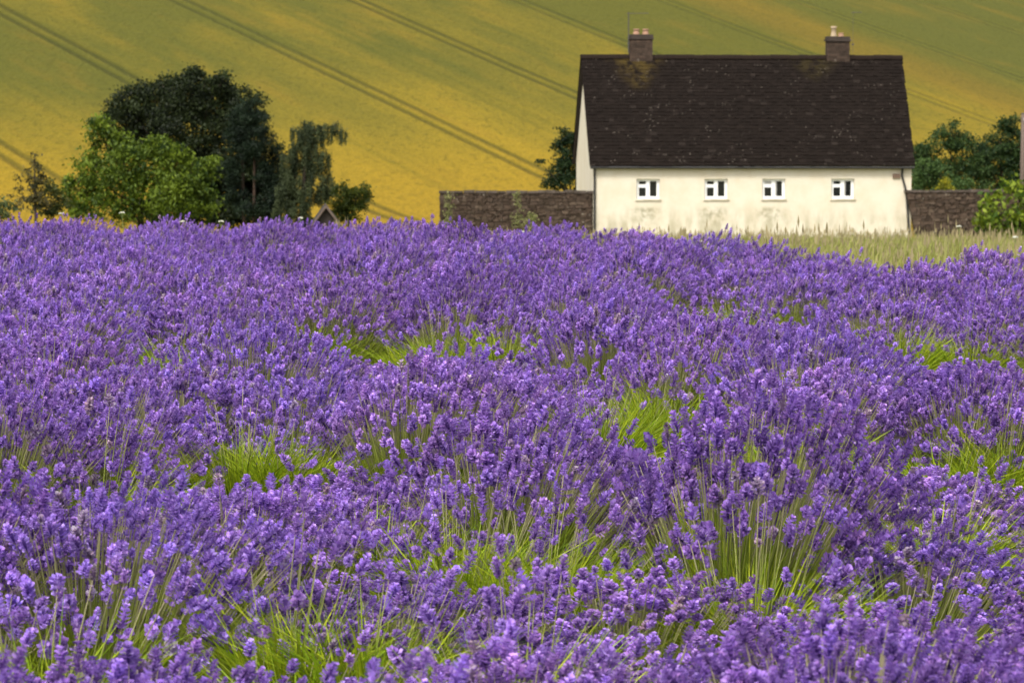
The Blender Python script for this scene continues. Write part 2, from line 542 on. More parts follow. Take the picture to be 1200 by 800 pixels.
def chimney(xc, w_, h_, pots, seed):
    ch = empty('chimney', (xc, HD / 2, RZ)); ch.parent = house
    brick_stack(ch, -w_ / 2, w_ / 2, -.25, .25, -.6, h_ - .24, seed)
    cp = MB(); cp.box(-w_ / 2 - .06, w_ / 2 + .06, -.31, .31, h_ - .24, h_ - .14, .008, rnd); cp.box(-w_ / 2 - .02, w_ / 2 + .02, -.27, .27, h_ - .138, h_, .008, rnd)
    o = mk('cap', cp.v, cp.f, M['stone'], ch, cols=[(.05, .038, .032)] * len(cp.v))
    for (px_, r_, ph, mt) in pots:
        p = MB(); p.lathe([(r_ * 1.1, h_ - .02), (r_ * 1.1, h_ + .07), (r_ * .92, h_ + .12), (r_ * .85, h_ + ph * .75), (r_ * 1.08, h_ + ph * .8), (r_ * 1.05, h_ + ph), (r_ * .75, h_ + ph), (r_ * .7, h_ + ph - .2)], (px_, 0, 0))
        p.build('pot', M[mt], ch, True)
    return ch
def loc_x(px_, depth=HYD + HD / 2):       # photo column -> distance along the ridge
    X_ = (px_ - 600) / F * (depth + .9)
    return (X_ - HX + math.sin(HROT) * HD / 2) / math.cos(HROT)
c1 = chimney(loc_x(749), 1.12, 1.05, [(-.22, .15, .27, 'terracotta'), (.24, .15, .27, 'terracotta')], 11)
c2 = chimney(loc_x(979), 1.12, .98, [(-.20, .14, .5, 'buff_clay'), (.16, .13, .18, 'terracotta')], 12)
def aerial(xc, x_off, zt, n_el, boom, mr=.026):
    a = MB(); a.tube([(xc + x_off, HD / 2 - .3, RZ + .15), (xc + x_off, HD / 2 - .3, RZ + zt)], mr, 6)
    o = a.build('aerial_mast', M['aerial_metal'], house)
    b = MB(); b.tube([(xc + x_off - .1, HD / 2 - .3, RZ + zt - .06), (xc + x_off + boom, HD / 2 - .3 - boom * .3, RZ + zt - .06)], .018, 6)
    for q in range(n_el):
        xx = xc + x_off + .05 + (boom - .1) * q / (n_el - 1); yy = HD / 2 - .3 - (xx - xc - x_off) * .3
        b.tube([(xx - .08, yy - .22, RZ + zt - .06), (xx + .08, yy + .22, RZ + zt - .06)], .009, 5)
    b.build('aerial_boom', M['aerial_metal'], o)
    c = MB(); c.box(xc + x_off - .05, xc + x_off + .05, HD / 2 - .31, HD / 2 - .21, RZ + .55, RZ + .62); c.build('bracket', M['aerial_metal'], o)
aerial(loc_x(749), -.64, 2.12, 9, .95)
aerial(loc_x(979), .70, 2.2, 5, .4, .008)

# ---------------------------------------------------------------- rubble garden walls
def stone_wall(x0, x1, yd, ztop, label, seed, lean=0.0):
    r = random.Random(seed)
    zg = GZ - .6
    root = empty('stone_wall', (x0, yd, GZ)); tag(root, label, 'wall')
    L = x1 - x0; top = ztop - GZ; T = .5
    core = MB()
    core.add([(lean + .03, .05, -.6), (L - .03, .05, -.6), (L - .03, T - .05, -.6), (lean + .03, T - .05, -.6), (.03, .05, top), (L - .03, .05, top), (L - .03, T - .05, top), (.03, T - .05, top)],
             [(3, 2, 1, 0), (4, 5, 6, 7), (0, 1, 5, 4), (1, 2, 6, 5), (2, 3, 7, 6), (3, 0, 4, 7)])
    core.build('core', M['mortar'], root)
    vs_, fs, cs = [], [], []
    z = -.6
    while z < top - .03:
        h = min(r.uniform(.08, .2), top - z)
        for face in (0, 1):
            x = lean * (1 - (z + .6) / (top + .6)) + r.uniform(-.02, .02)
            while x < L - .03:
                wd = r.uniform(.12, .4)
                xb = min(x + wd, L)
                m = MB(); o_ = r.uniform(0, .05)
                if face == 0: m.box(x + .012, xb - .012, -o_, .12, z + .006, z + h - .006, .026, r)
                else: m.box(x + .012, xb - .012, T - .12, T + o_, z + .006, z + h - .006, .026, r)
                bb = len(vs_); vs_ += m.v; fs += [tuple(i + bb for i in f_) for f_ in m.f]
                v_ = r.uniform(.7, 1.25); q = r.random()
                cs += [(.064 * v_, .043 * v_, .030 * v_) if q < .85 else (.09 * v_, .064 * v_, .045 * v_)] * 8
                x = xb
        z += h
    tag(mk('stonework', vs_, fs, M['stone'], root, cols=cs), kind='stuff')
    x = -.04
    while x < L:
        wd = r.uniform(.38, .62)
        m = MB(); m.box(x + .01, min(x + wd, L + .05) - .01, -.07, T + .07, top + .004, top + r.uniform(.09, .14), .012, r)
        v_ = r.uniform(.85, 1.12)
        mk('coping_stone', m.v, m.f, M['stone'], root, cols=[(.085 * v_, .066 * v_, .054 * v_)] * 8)
        x += wd
    return root
a = at(515, 224, 118.0)
stone_wall(a.x, 3.84, 118.05, a.z - .1, 'low dark rubble stone garden wall adjoining the gable of the cottage, weeds before it', 21)
a = at(1061, 223, 118.8)
stone_wall(a.x, a.x + 11, 118.75, a.z - .1, 'dark rubble stone wall running from the downpipe corner of the cottage to a bush', 22, .75)

# ---------------------------------------------------------------- trees and shrubs
def limb(mb, p0, p1, r0, r1, r, bend=.12, seg=5, n=6):
    p0, p1 = Vector(p0), Vector(p1)
    L = (p1 - p0).length
    off = Vector((r.uniform(-1, 1), r.uniform(-1, 1), r.uniform(-.3, .6))) * L * bend
    pts = []
    for i in range(seg + 1):
        t = i / seg
        pts.append(p0.lerp(p1, t) + off * math.sin(math.pi * t))
    mb.tube(pts, [r0 + (r1 - r0) * i / seg for i in range(seg + 1)], n)

def leaves_np(cent, size, cols, g, aspect=.6, droop=0.0):
    """one bent leaf (two triangles) at every centre"""
    n = len(cent)
    d = g.normal(size=(n, 3)); d[:, 2] -= droop
    d /= np.linalg.norm(d, axis=1)[:, None]
    e = g.normal(size=(n, 3)); e = np.cross(d, e); e /= np.linalg.norm(e, axis=1)[:, None]
    nn = np.cross(d, e)
    s = (size * g.uniform(.6, 1.35, n))[:, None]
    P = np.empty((n, 4, 3))
    P[:, 0] = cent - d * s * .5
    P[:, 1] = cent + e * s * aspect * .5 + nn * s * .12
    P[:, 2] = cent + d * s * .5
    P[:, 3] = cent - e * s * aspect * .5 + nn * s * .12
    i = np.arange(n)[:, None] * 4
    T = np.concatenate([i + np.array([0, 1, 2]), i + np.array([0, 2, 3])])
    C = np.repeat(cols, 4, axis=0)
    return P.reshape(-1, 3), T, C

COVER = 4.0
def tree(name, label, cat, base, lobes, size, dens, c_dark, c_light, seed, trunk_r=.18, bark='bark', group=None,
         clump=.38, trunks=None, limbs=True, droop=0.0, aspect=.6, strand=0.0, nclump=2.2):
    """lobes: (px, py, depth, radius_x, radius_z in photo px, radius_y factor)"""
    g = np.random.default_rng(seed); r = random.Random(seed)
    root = empty(name, base); tag(root, label, cat, group)
    B = np.array(base)
    cents, cols = [], []
    L = []
    for lb in lobes:
        px_, py_, dp_, rx, rz = lb[:5]
        fy = lb[5] if len(lb) > 5 else 1.0
        c = np.array(at(px_, py_, dp_)) - B
        m = dp_ / F
        L.append((c, np.array([rx * m, rx * m * fy, rz * m])))
    for c, rad in L:
        vol = rad[0] * rad[1] * rad[2]
        area = (rad[0] * rad[2] + rad[0] * rad[1] + rad[1] * rad[2]) / 3
        rm = vol ** (1 / 3)
        cr = max(clump * rm ** .5 , .22)
        K = max(5, int(nclump * 5.0 * area / cr ** 2 * .55))
        for q in range(K):
            d = g.normal(size=3); d /= np.linalg.norm(d)
            rr = g.uniform(.2, 1.08) ** .6 * (g.uniform(1.05, 1.3) if g.random() < .14 else 1)
            cc = c + d * rad * rr
            k_ = max(6, int(dens * COVER * math.pi * rad[0] * rad[2] / (.5 * size * size * aspect) / K * g.uniform(.5, 1.5)))
            if strand:
                t = g.uniform(0, 1, k_)
                pts = cc + g.normal(size=(k_, 3)) * cr * np.array([.22, .22, .2]) - np.outer(t, [0, 0, strand * g.uniform(.5, 1.2)])
            else:
                pts = cc + g.normal(size=(k_, 3)) * cr * np.array([.5, .5, .36])
            base_t = np.clip(g.normal(.5, .28), 0, 1)
            tt = np.clip(base_t + g.normal(0, .2, k_), 0, 1)[:, None]
            cents.append(pts); cols.append((1 - tt) * np.array(c_dark) + tt * np.array(c_light))
    cents = np.concatenate(cents); cols = np.concatenate(cols)
    P, T, C = leaves_np(cents, size, cols, g, aspect, droop)
    mk_np('crown', P, T, M['leaf'], root, C)
    tb = MB()
    if trunks is None:
        cx = sum(c[0] * rad[0] for c, rad in L) / sum(rad[0] for c, rad in L)
        cy = sum(c[1] * rad[0] for c, rad in L) / sum(rad[0] for c, rad in L)
        cz = sum(c[2] * rad[0] for c, rad in L) / sum(rad[0] for c, rad in L)
        fork = Vector((cx * .5, cy * .5, max(cz * .45, .3)))
        limb(tb, (0, 0, -.3), fork, trunk_r, trunk_r * .75, r, .04, 5, 8)
        for c, rad in L:
            if not limbs: break
            limb(tb, fork, c + np.array([0, 0, rad[2] * .1]), trunk_r * .45, trunk_r * .1, r)
            for q in range(3):
                d = g.normal(size=3); d[2] = abs(d[2]); d /= np.linalg.norm(d)
                limb(tb, Vector(c) - Vector((0, 0, rad[2] * .2)), c + d * rad * .7, trunk_r * .16, trunk_r * .05, r, .1, 4, 5)
    else:
        for (p0, p1, r0, r1) in trunks:
            limb(tb, p0, p1, r0, r1, r, .02, 7, 8)
        for c, rad in L:
            p0, p1 = Vector(trunks[0][0]), Vector(trunks[0][1])
            t = min(max((c[2] - rad[2] * .3) / max(p1.z, .1), 0), .95)
            limb(tb, p0.lerp(p1, t), c, trunk_r * .3, trunk_r * .08, r, .06, 4, 5)
    tb.build('trunk', M[bark], root, True)
    return root
def gpt(px_, depth):
    x = (px_ - 600) / F * depth
    return (x, depth, ground_z(x, depth))

# big dark broadleaf behind
D = 116
tree('dark_oak_tree', 'largest tree, a broad near-black broadleaf with a ragged crown, behind the bright green bush', 'tree', gpt(225, D),
     [(150, 128, D, 27, 26), (188, 120, D + 1, 30, 30), (225, 112, D, 30, 30), (255, 118, D + 1, 28, 30), (285, 135, D, 24, 30), (160, 160, D + 1, 34, 32),
      (215, 160, D, 46, 40), (270, 178, D, 36, 44), (230, 215, D + 1, 48, 40), (310, 215, D + 2, 30, 45), (285, 230, D + 2, 36, 36), (255, 248, D, 40, 20), (312, 248, D, 30, 18), (190, 248, D, 40, 18), (225, 93, D, 12, 10), (255, 101, D, 14, 12), (131, 135, D, 12, 10)],
     0.14, 1.7, (.004, .008, .003), (.030, .044, .011), 31, .26)
# two scots pines with bare trunks
for i, (px_, off, lob) in enumerate(((287, 112.0, [(283, 140, 111.6, 14, 18), (278, 165, 111.4, 16, 16), (290, 178, 111.2, 13, 11), (272, 200, 111.5, 13, 16), (276, 228, 111.5, 12, 18)]),
                                     (297, 111.2, [(297, 128, 110.8, 12, 16), (303, 147, 110.5, 15, 15), (309, 168, 110.6, 17, 15), (298, 174, 110.4, 13, 11), (318, 190, 111.2, 12, 12), (312, 205, 110.6, 11, 14), (316, 230, 110.6, 14, 20), (292, 246, 110.4, 16, 8)]))):
    b = gpt(px_, off)
    top = at(px_ + (-3 if i == 0 else 1), lob[0][1] + 4, off)
    tree('pine_tree', ['shorter of the two bare-trunked pines, against the big dark broadleaf',
                       'taller of the two bare-trunked pines, dark crown rising beside the weeping tree'][i], 'tree', b, lob, .13, 1.4,
         (.003, .009, .005), (.018, .034, .014), 41 + i, .13, 'pine_bark', trunks=[((0, 0, -.3), tuple(top - Vector(b)), .085, .04)], aspect=.35)
# weeping birch-like tree
D = 109
b = gpt(352, D)
tree('weeping_tree', 'grey-green weeping tree with a drooping side branch, next to the pines', 'tree', b,
     [(358, 150, D, 15, 12), (367, 156, D, 15, 13), (350, 172, D, 17, 18), (367, 182, D, 18, 22), (345, 205, D, 16, 24), (370, 212, D, 18, 20), (352, 235, D, 20, 18), (338, 190, D, 10, 24), (334, 225, D, 15, 24), (345, 252, D, 24, 12),
      (384, 147, D, 8, 5), (394, 147, D, 8, 5), (402, 154, D, 5, 5)],
     .095, 1.5, (.018, .028, .011), (.085, .108, .045), 51, .14, trunks=[((0, 0, -.3), tuple(at(362, 148, D) - Vector(b)), .16, .04)],
     strand=.65, droop=.9, aspect=.4)
# bright green bushy tree in front
D = 100
tree('bushy_green_tree', 'broad bright green leafy bush-like tree standing before the dark oak', 'tree', gpt(165, D),
     [(118, 156, D, 22, 18), (140, 170, D, 20, 18), (110, 200, D, 28, 26), (150, 195, D - 1, 32, 28), (190, 190, D, 30, 24), (185, 172, D, 18, 14), (222, 205, D, 26, 26), (100, 232, D, 26, 24),
      (140, 230, D - 1, 32, 28), (185, 228, D - 1, 36, 30), (228, 235, D, 26, 26), (86, 212, D, 10, 8), (240, 196, D, 12, 12), (210, 178, D, 14, 10)],
     .15, 1.15, (.018, .042, .004), (.14, .195, .014), 61, .16)
# red-tipped sapling, far left, and the low shrub with it
D = 96
b = gpt(43, D)
tree('sapling', 'sparse upright sapling with reddish-brown leader and tufted side twigs', 'sapling', b,
     [(40, 184, D, 2.6, 7), (41, 198, D, 7, 5), (34, 205, D, 4, 8), (50, 205, D, 5, 8), (42, 216, D, 11, 7), (37, 228, D, 14, 8), (22, 210, D, 3, 3), (25, 222, D, 5, 4), (48, 236, D, 14, 8), (15, 229, D, 2.5, 2.5), (22, 240, D, 7, 8)],
     .12, .8, (.022, .026, .009), (.10, .085, .03), 71, .07, trunks=[((0, 0, -.3), tuple(at(40.5, 180, D) - Vector(b)), .075, .02)], nclump=1.0)
tree('low_shrub', 'low olive-green shrub beside the sapling', 'shrub', gpt(64, 97), [(60, 225, 97, 8, 14), (68, 240, 97, 12, 14), (52, 246, 97, 14, 8)],
     .13, 1.0, (.02, .03, .008), (.085, .10, .022), 72, .06)
tree('low_shrub', 'pale green low shrub at the far side of the sapling, against the wheat', 'shrub', gpt(5, 92), [(4, 246, 92, 14, 9), (-14, 240, 92, 16, 14)],
     .13, .9, (.03, .05, .016), (.13, .16, .06), 73, .06)
# round bush by the shed
D = 112
tree('round_bush', 'round green bush behind the little shed roof', 'bush', gpt(410, D),
     [(400, 232, D, 15, 17), (418, 234, D, 16, 18), (428, 228, D, 9, 11), (405, 250, D, 20, 14), (388, 228, D + 1, 8, 9)], .12, 1.2, (.016, .030, .004), (.075, .095, .010), 81, .1)
# tree behind the gable of the cottage
D = 134
tree('tree_behind_gable', 'dark green tree half hidden behind the gable of the cottage', 'tree', gpt(672, D),
     [(662, 160, D, 11, 12), (655, 172, D, 9, 9), (672, 180, D, 16, 22), (662, 205, D, 20, 20), (645, 216, D, 10, 9), (690, 200, D, 24, 30), (632, 190, D, 4.5, 3.5)],
     .14, 1.2, (.005, .017, .006), (.028, .052, .014), 91, .14)
# hedge trees to the right of the cottage
D = 138
tree('hedgerow_tree', 'dark green tree behind the stone wall, close to the roof verge', 'tree', gpt(1105, D),
     [(1085, 180, D, 20, 18), (1112, 160, D, 18, 18), (1128, 180, D, 20, 22), (1098, 205, D, 28, 22), (1135, 210, D, 24, 26), (1075, 200, D + 2, 16, 20)], .14, 1.2, (.010, .028, .008), (.055, .095, .022), 101, .2, group=None)
tree('hedgerow_tree', 'tall dark green tree behind the stone wall, beside the wooden pole', 'tree', gpt(1178, D + 2),
     [(1182, 148, D + 2, 15, 14), (1172, 168, D + 2, 20, 18), (1192, 172, D + 2, 22, 22), (1165, 200, D + 2, 26, 28), (1195, 205, D + 2, 28, 30), (1222, 170, D + 2, 24, 30), (1150, 190, D + 1, 16, 22)],
     .14, 1.2, (.008, .024, .007), (.046, .082, .019), 102, .2)
D = 130
tree('leafy_shrub', 'mid-green rounded shrub showing above the stone wall beside the cottage', 'shrub', gpt(1092, D),
     [(1086, 200, D, 16, 18), (1098, 212, D, 18, 14), (1078, 215, D, 10, 12), (1126, 216, D, 16, 10)], .16, 1.1, (.02, .05, .012), (.09, .15, .035), 103, .08)
D = 117.6
tree('yellow_plant', 'small yellow-green plant sprouting above the stone wall coping', 'plant', (at(1107, 224, D).x, 119.9, ground_z(18, 120)),
     [(1107, 214, 119.9, 5, 5), (1103, 219, 119.9, 4, 4), (1111, 220, 119.9, 5, 4)], .09, 1.2, (.10, .12, .01), (.38, .34, .02), 104, .03)
D = 99
tree('elder_bush', 'bright yellow-green bush with layered leaves before the far end of the stone wall', 'bush', gpt(1188, D),
     [(1188, 218, D, 16, 11), (1165, 232, D, 14, 10), (1198, 235, D - 1, 22, 14), (1172, 250, D - 1, 22, 14), (1158, 260, D, 15, 13), (1205, 262, D - 1, 24, 18), (1222, 222, D, 24, 22), (1230, 255, D, 26, 24), (1180, 272, D, 30, 12)],
     .23, .9, (.035, .075, .006), (.23, .29, .022), 105, .12)

# wooden pole at the right
pb = gpt(1197, 132)
pole = empty('utility_pole', pb); tag(pole, 'brown wooden utility pole rising beside the dark hedgerow tree', 'pole')
zt = at(1197, 134, 132).z - pb[2]
p = MB(); p.tube([(0, 0, -.4), (0, 0, zt * .5), (0, 0, zt)], [.15, .135, .12], 10); p.build('shaft', M['weathered_wood'], pole, True)
p = MB(); p.lathe([(.125, zt + .002), (.13, zt + .03), (.06, zt + .07)], n=10); p.build('cap', M['aerial_metal'], pole)
for s in (-1, 1):
    p = MB(); p.lathe([(.02, 0), (.05, .04), (.03, .08), (.05, .12), (.02, .16)], (0, s * .2, zt - .35), 8); p.tube([(0, 0, zt - .42), (0, s * .2, zt - .42), (0, s * .2, zt - .33)], .014, 5)
    p.build('insulator', M['porcelain'], pole)

# little shed whose gable shows over the lavender
ap = at(382, 239.5, 106)
sb = (ap.x, 106, ground_z(ap.x, 106))
shed = empty('garden_shed', sb, R(5)); tag(shed, 'small dark garden shed with a steep grey gable roof below the round bush', 'shed')
hz = ap.z - sb[2]
hw = .95; sl_ = 1.35; ez = hz - hw * sl_
p = MB()
p.add([(-hw + .12, 0, -.4), (hw - .12, 0, -.4), (hw - .12, 0, ez), (0, 0, hz - .14), (-hw + .12, 0, ez)], [(0, 1, 2, 3, 4)])
p.add([(-hw + .12, 0, -.4), (-hw + .12, 0, ez), (-hw + .12, 2.6, ez), (-hw + .12, 2.6, -.4)], [(0, 1, 2, 3)])
p.add([(hw - .12, 0, -.4), (hw - .12, 0, ez), (hw - .12, 2.6, ez), (hw - .12, 2.6, -.4)], [(3, 2, 1, 0)])
p.add([(-hw + .12, 2.6, -.4), (hw - .12, 2.6, -.4), (hw - .12, 2.6, ez), (0, 2.6, hz - .14), (-hw + .12, 2.6, ez)], [(4, 3, 2, 1, 0)])
p.build('wall', M['dark_wood'], shed)
for s in (-1, 1):
    q = MB(); t_ = .06
    pr = [(0, hz), (s * (hw + .1), hz - (hw + .1) * sl_), (s * (hw + .1), hz - (hw + .1) * sl_ - t_), (0, hz - t_)]
    q.add([(x, -.2, z) for x, z in pr] + [(x, 2.8, z) for x, z in pr], [(0, 1, 2, 3), (7, 6, 5, 4), (0, 4, 5, 1), (1, 5, 6, 2), (2, 6, 7, 3), (3, 7, 4, 0)])
    q.build('roof_slope', M['shed_slate'], shed)
    q = MB(); t_ = .14
    pr = [(0, hz - .003), (s * (hw + .08), hz - (hw + .08) * sl_), (s * (hw + .08), hz - (hw + .08) * sl_ - t_), (0, hz - t_)]
    q.add([(x, -.24, z) for x, z in pr] + [(x, -.203, z) for x, z in pr], [(0, 1, 2, 3), (7, 6, 5, 4), (0, 4, 5, 1), (1, 5, 6, 2), (2, 6, 7, 3), (3, 7, 4, 0)])
    q.build('barge_board', M['weathered_wood'], shed)

# ---------------------------------------------------------------- lavender
g0 = np.random.default_rng(7)
PUR = np.array([[.18, .095, .34], [.305, .165, .53], [.42, .255, .70], [.51, .345, .79], [.475, .265, .68]])
def spike_template(g, lod=0):
    """one flower head, axis +Z, origin at its base; returns verts, tris, colours"""
    V, T, C = [], [], []
    def add(vs_, ts, c):
        b = len(V); V.extend(vs_); T.extend([[i + b for i in t] for t in ts]); C.extend([c] * len(vs_))
    nw = int(g.integers(5, 8)); prof = np.interp(np.linspace(0, 1, nw), [0, .25, .6, 1], [.011, .0145, .0135, .0065])
    L = nw * .0066
    if lod:
        r = .0105
        for q in range(2):
            z0, z1 = q * L * .45, q * L * .45 + L * .6
            zc = (z0 + z1) / 2
            a = g.uniform(0, 3)
            ring = [[r * math.cos(a + i * 2.094), r * math.sin(a + i * 2.094), zc + g.uniform(-.004, .004)] for i in range(3)]
            add([[0, 0, z0], [0, 0, z1]] + ring, [[0, 3, 2], [0, 4, 3], [0, 2, 4], [1, 2, 3], [1, 3, 4], [1, 4, 2]], PUR[g.integers(0, 3)] * g.uniform(.6, 1.0))
        return np.array(V), np.array(T), np.array(C)
    # dark core of calyces
    ring = [[.0045 * math.cos(i * 1.571), .0045 * math.sin(i * 1.571), L * .45] for i in range(4)]
    add([[0, 0, -.002], [0, 0, L]] + ring, [[0, 2 + (i + 1) % 4, 2 + i] for i in range(4)] + [[1, 2 + i, 2 + (i + 1) % 4] for i in range(4)], PUR[0])
    zz = [i * .0066 for i in range(nw)]
    if g.random() < .45: zz = [-.016] + zz; prof = np.r_[.008, prof]
    for z, pr in zip(zz, prof):
        m = int(g.integers(6, 9))
        a0 = g.uniform(0, 6.28)
        for i in range(m):
            a = a0 + i * 6.283 / m + g.normal(0, .15)
            rr = pr * g.uniform(.75, 1.25)
            d = np.array([math.cos(a), math.sin(a), 0]); e = np.array([-math.sin(a), math.cos(a), 0]); up = np.array([0, 0, 1.0])
            wv = g.uniform(.0030, .0052)
            zt_ = g.uniform(.002, .009)
            p0 = d * rr * .2 + up * z
            tip = d * rr + up * (z + zt_)
            mid = d * rr * .75 + up * (z + zt_ * .3 + .002)
            l = mid + e * wv + up * .001; r_ = mid - e * wv + up * .001
            k_ = g.choice(5, p=[.16, .28, .30, .16, .10])
            add([p0, l, tip, r_], [[0, 2, 1], [0, 3, 2]], PUR[k_] * g.uniform(.88, 1.12))
    return np.array(V), np.array(T), np.array(C)

def frames(d, g):
    n = len(d); d = d / np.linalg.norm(d, axis=1)[:, None]
    e = np.cross(d, g.normal(size=(n, 3))); e /= np.linalg.norm(e, axis=1)[:, None]
    f_ = np.cross(d, e)
    return np.stack([e, f_, d], axis=2)      # columns

def lav_plant(seed, n_st, Rr, H, leaves, lod=0):
    g = np.random.default_rng(seed)
    # stem geometry: quadratic curves
    u = np.sqrt(g.uniform(0, 1, n_st)); an = g.uniform(0, 2 * np.pi, n_st)
    # a few uneven lobes make the outline ragged
    lob = 1 + .14 * np.sin(an * 3 + g.uniform(0, 6)) + .1 * np.sin(an * 5 + g.uniform(0, 6))
    rr = u * Rr * lob
    hgt = H * (1 - .42 * u ** 2.2) + g.normal(0, .045, n_st)
    tip = np.c_[rr * np.cos(an), rr * np.sin(an), hgt]
    tip[:, 0] += .05 + g.normal(0, .02, n_st)
    tip[:, 1] += g.normal(0, .02, n_st)
    b0 = np.c_[rr * np.cos(an) * .38, rr * np.sin(an) * .38, np.full(n_st, .06)]
    ctl = np.c_[b0[:, 0] + (tip[:, 0] - b0[:, 0]) * .38, b0[:, 1] + (tip[:, 1] - b0[:, 1]) * .38, hgt * .62]
    ts = np.linspace(0, 1, 5 if not lod else 3)
    rings = []
    for t in ts:
        rings.append(((1 - t) ** 2) * b0 + 2 * t * (1 - t) * ctl + t * t * tip)
    dirn = tip - ctl
    ns = len(ts)
    A = np.stack(rings, 1)                                    # n, ns, 3
    e = np.cross(dirn, g.normal(size=(n_st, 3))); e /= np.linalg.norm(e, axis=1)[:, None]
    f_ = np.cross(dirn / np.linalg.norm(dirn, axis=1)[:, None], e)
    w0 = g.uniform(.0014, .0023, n_st)[:, None, None]
    wt = np.linspace(1.15, .75, ns)[None, :, None]
    offs = [e * math.cos(q) + f_ * math.sin(q) for q in (0, 2.094, 4.189)]
    P = np.stack([A + o[:, None, :] * w0 * wt for o in offs], 2)   # n, ns, 3, 3
    idx = np.arange(n_st)[:, None] * ns * 3
    T = []
    for s in range(ns - 1):
        for q in range(3):
            q2 = (q + 1) % 3
            a, b, c, d = s * 3 + q, s * 3 + q2, (s + 1) * 3 + q2, (s + 1) * 3 + q
            T.append(idx + np.array([a, b, c])); T.append(idx + np.array([a, c, d]))
    T = np.concatenate(T)
    lo = np.array([.18, .31, .012]); mid_ = np.array([.31, .37, .05]); hi = np.array([.42, .36, .25])
    tt = ts[None, :, None]
    C = np.where(tt < .6, lo + (mid_ - lo) * tt / .6, mid_ + (hi - mid_) * (tt - .6) / .4) * g.uniform(.7, 1.25, (n_st, 1, 1))
    C = np.repeat(C[:, :, None, :], 3, 2).reshape(-1, 3)
    SV, ST, SC = [P.reshape(-1, 3)], [T], [C]
    nb = n_st * ns * 3
    # linear leaves: folded ribbons fanning from the woody middle
    if leaves:
        ul = np.sqrt(g.uniform(0, 1, leaves)); al = g.uniform(0, 2 * np.pi, leaves)
        base = np.c_[ul * Rr * .42 * np.cos(al), ul * Rr * .42 * np.sin(al), g.uniform(.02, .22, leaves)]
        ln = g.uniform(.16, .34 if n_st > 100 else .40, leaves)
        od = np.c_[np.cos(al) * (.15 + .6 * ul) + g.normal(0, .12, leaves) + .08, np.sin(al) * (.15 + .6 * ul) + g.normal(0, .12, leaves), np.ones(leaves)]
        od /= np.linalg.norm(od, axis=1)[:, None]
        sd_ = np.cross(od, g.normal(size=(leaves, 3))); sd_ /= np.linalg.norm(sd_, axis=1)[:, None]
        wl = g.uniform(.0013, .0031, leaves)[:, None]
        m_ = base + od * (ln * .5)[:, None]
        t_ = base + od * ln[:, None] + np.c_[np.cos(al), np.sin(al), -.5 * np.ones(leaves)] * (ln * g.uniform(0, .4, leaves))[:, None]
        Q = np.stack([base - sd_ * wl, base + sd_ * wl, m_ + sd_ * wl, m_ - sd_ * wl, t_], 1)
        il = np.arange(leaves)[:, None] * 5 + nb
        SV.append(Q.reshape(-1, 3))
        ST.append(np.concatenate([il + np.array([0, 1, 2]), il + np.array([0, 2, 3]), il + np.array([3, 2, 4])]))
        c_ = (np.array([.22, .36, .01]) * g.uniform(.35, 1.0, (leaves, 1)) + np.array([.32, .29, .02]) * g.uniform(0, 1, (leaves, 1)) ** 2)
        SC.append(np.repeat(c_, 5, 0))
    stems = (np.concatenate(SV), np.concatenate(ST), np.concatenate(SC))
    # flower heads
    tpl = [spike_template(g, lod) for _ in range(8 if not lod else 4)]
    FV, FT, FC = [], [], []
    off = 0
    which = g.integers(0, len(tpl), n_st)
    for q, (v, t, c) in enumerate(tpl):
        s_ = np.where(which == q)[0]
        if not len(s_): continue
        fr = frames(dirn[s_] + g.normal(0, .05, (len(s_), 3)), g)
        sc = g.uniform(.75, 1.5, (len(s_), 1, 1))
        W = np.einsum('nij,kj->nki', fr, v) * sc + tip[s_][:, None, :]
        FV.append(W.reshape(-1, 3))
        FT.append((t[None] + (np.arange(len(s_)) * len(v))[:, None, None]).reshape(-1, 3) + off)
        tone = g.uniform(.68, 1.28, (len(s_), 1, 1)) * np.where(g.random((len(s_), 1, 1)) < .04, np.array([.95, 1.2, .6]), np.array([1., 1., 1.])) * (1 + g.normal(0, .035, (len(s_), 1, 1)) * np.array([1, .5, -.4]))
        FC.append((c[None] * tone).reshape(-1, 3))
        off += len(s_) * len(v)
    return stems, (np.concatenate(FV), np.concatenate(FT), np.concatenate(FC))

full, sparse = [], []
for i in range(7):
    s, f_ = lav_plant(200 + i, 450, .46, .655, 600)
    full.append((mesh_np('stems', s[0], s[1], M['stem'], s[2]), mesh_np('flower_heads', f_[0], f_[1], M['spike'], f_[2] * np.array([(1, 1, 1), (1.1, 1.1, 1.07), (.86, .83, .88), (1.02, .98, .98), (1.0, 1.03, 1.06), (1.13, 1.13, 1.05), (.8, .76, .82)][i]))))
for i in range(6):
    s, f_ = lav_plant(300 + i, 22 if i < 3 else 36, .27 if i < 3 else .36, .62, 1000 if i < 3 else 1400)
    sparse.append((mesh_np('stems', s[0], s[1], M['stem'], s[2]), mesh_np('flower_heads', f_[0], f_[1], M['spike'], f_[2])))
low = [lav_plant(400 + i, 260, .44, .65, 110, 1) for i in range(4)]

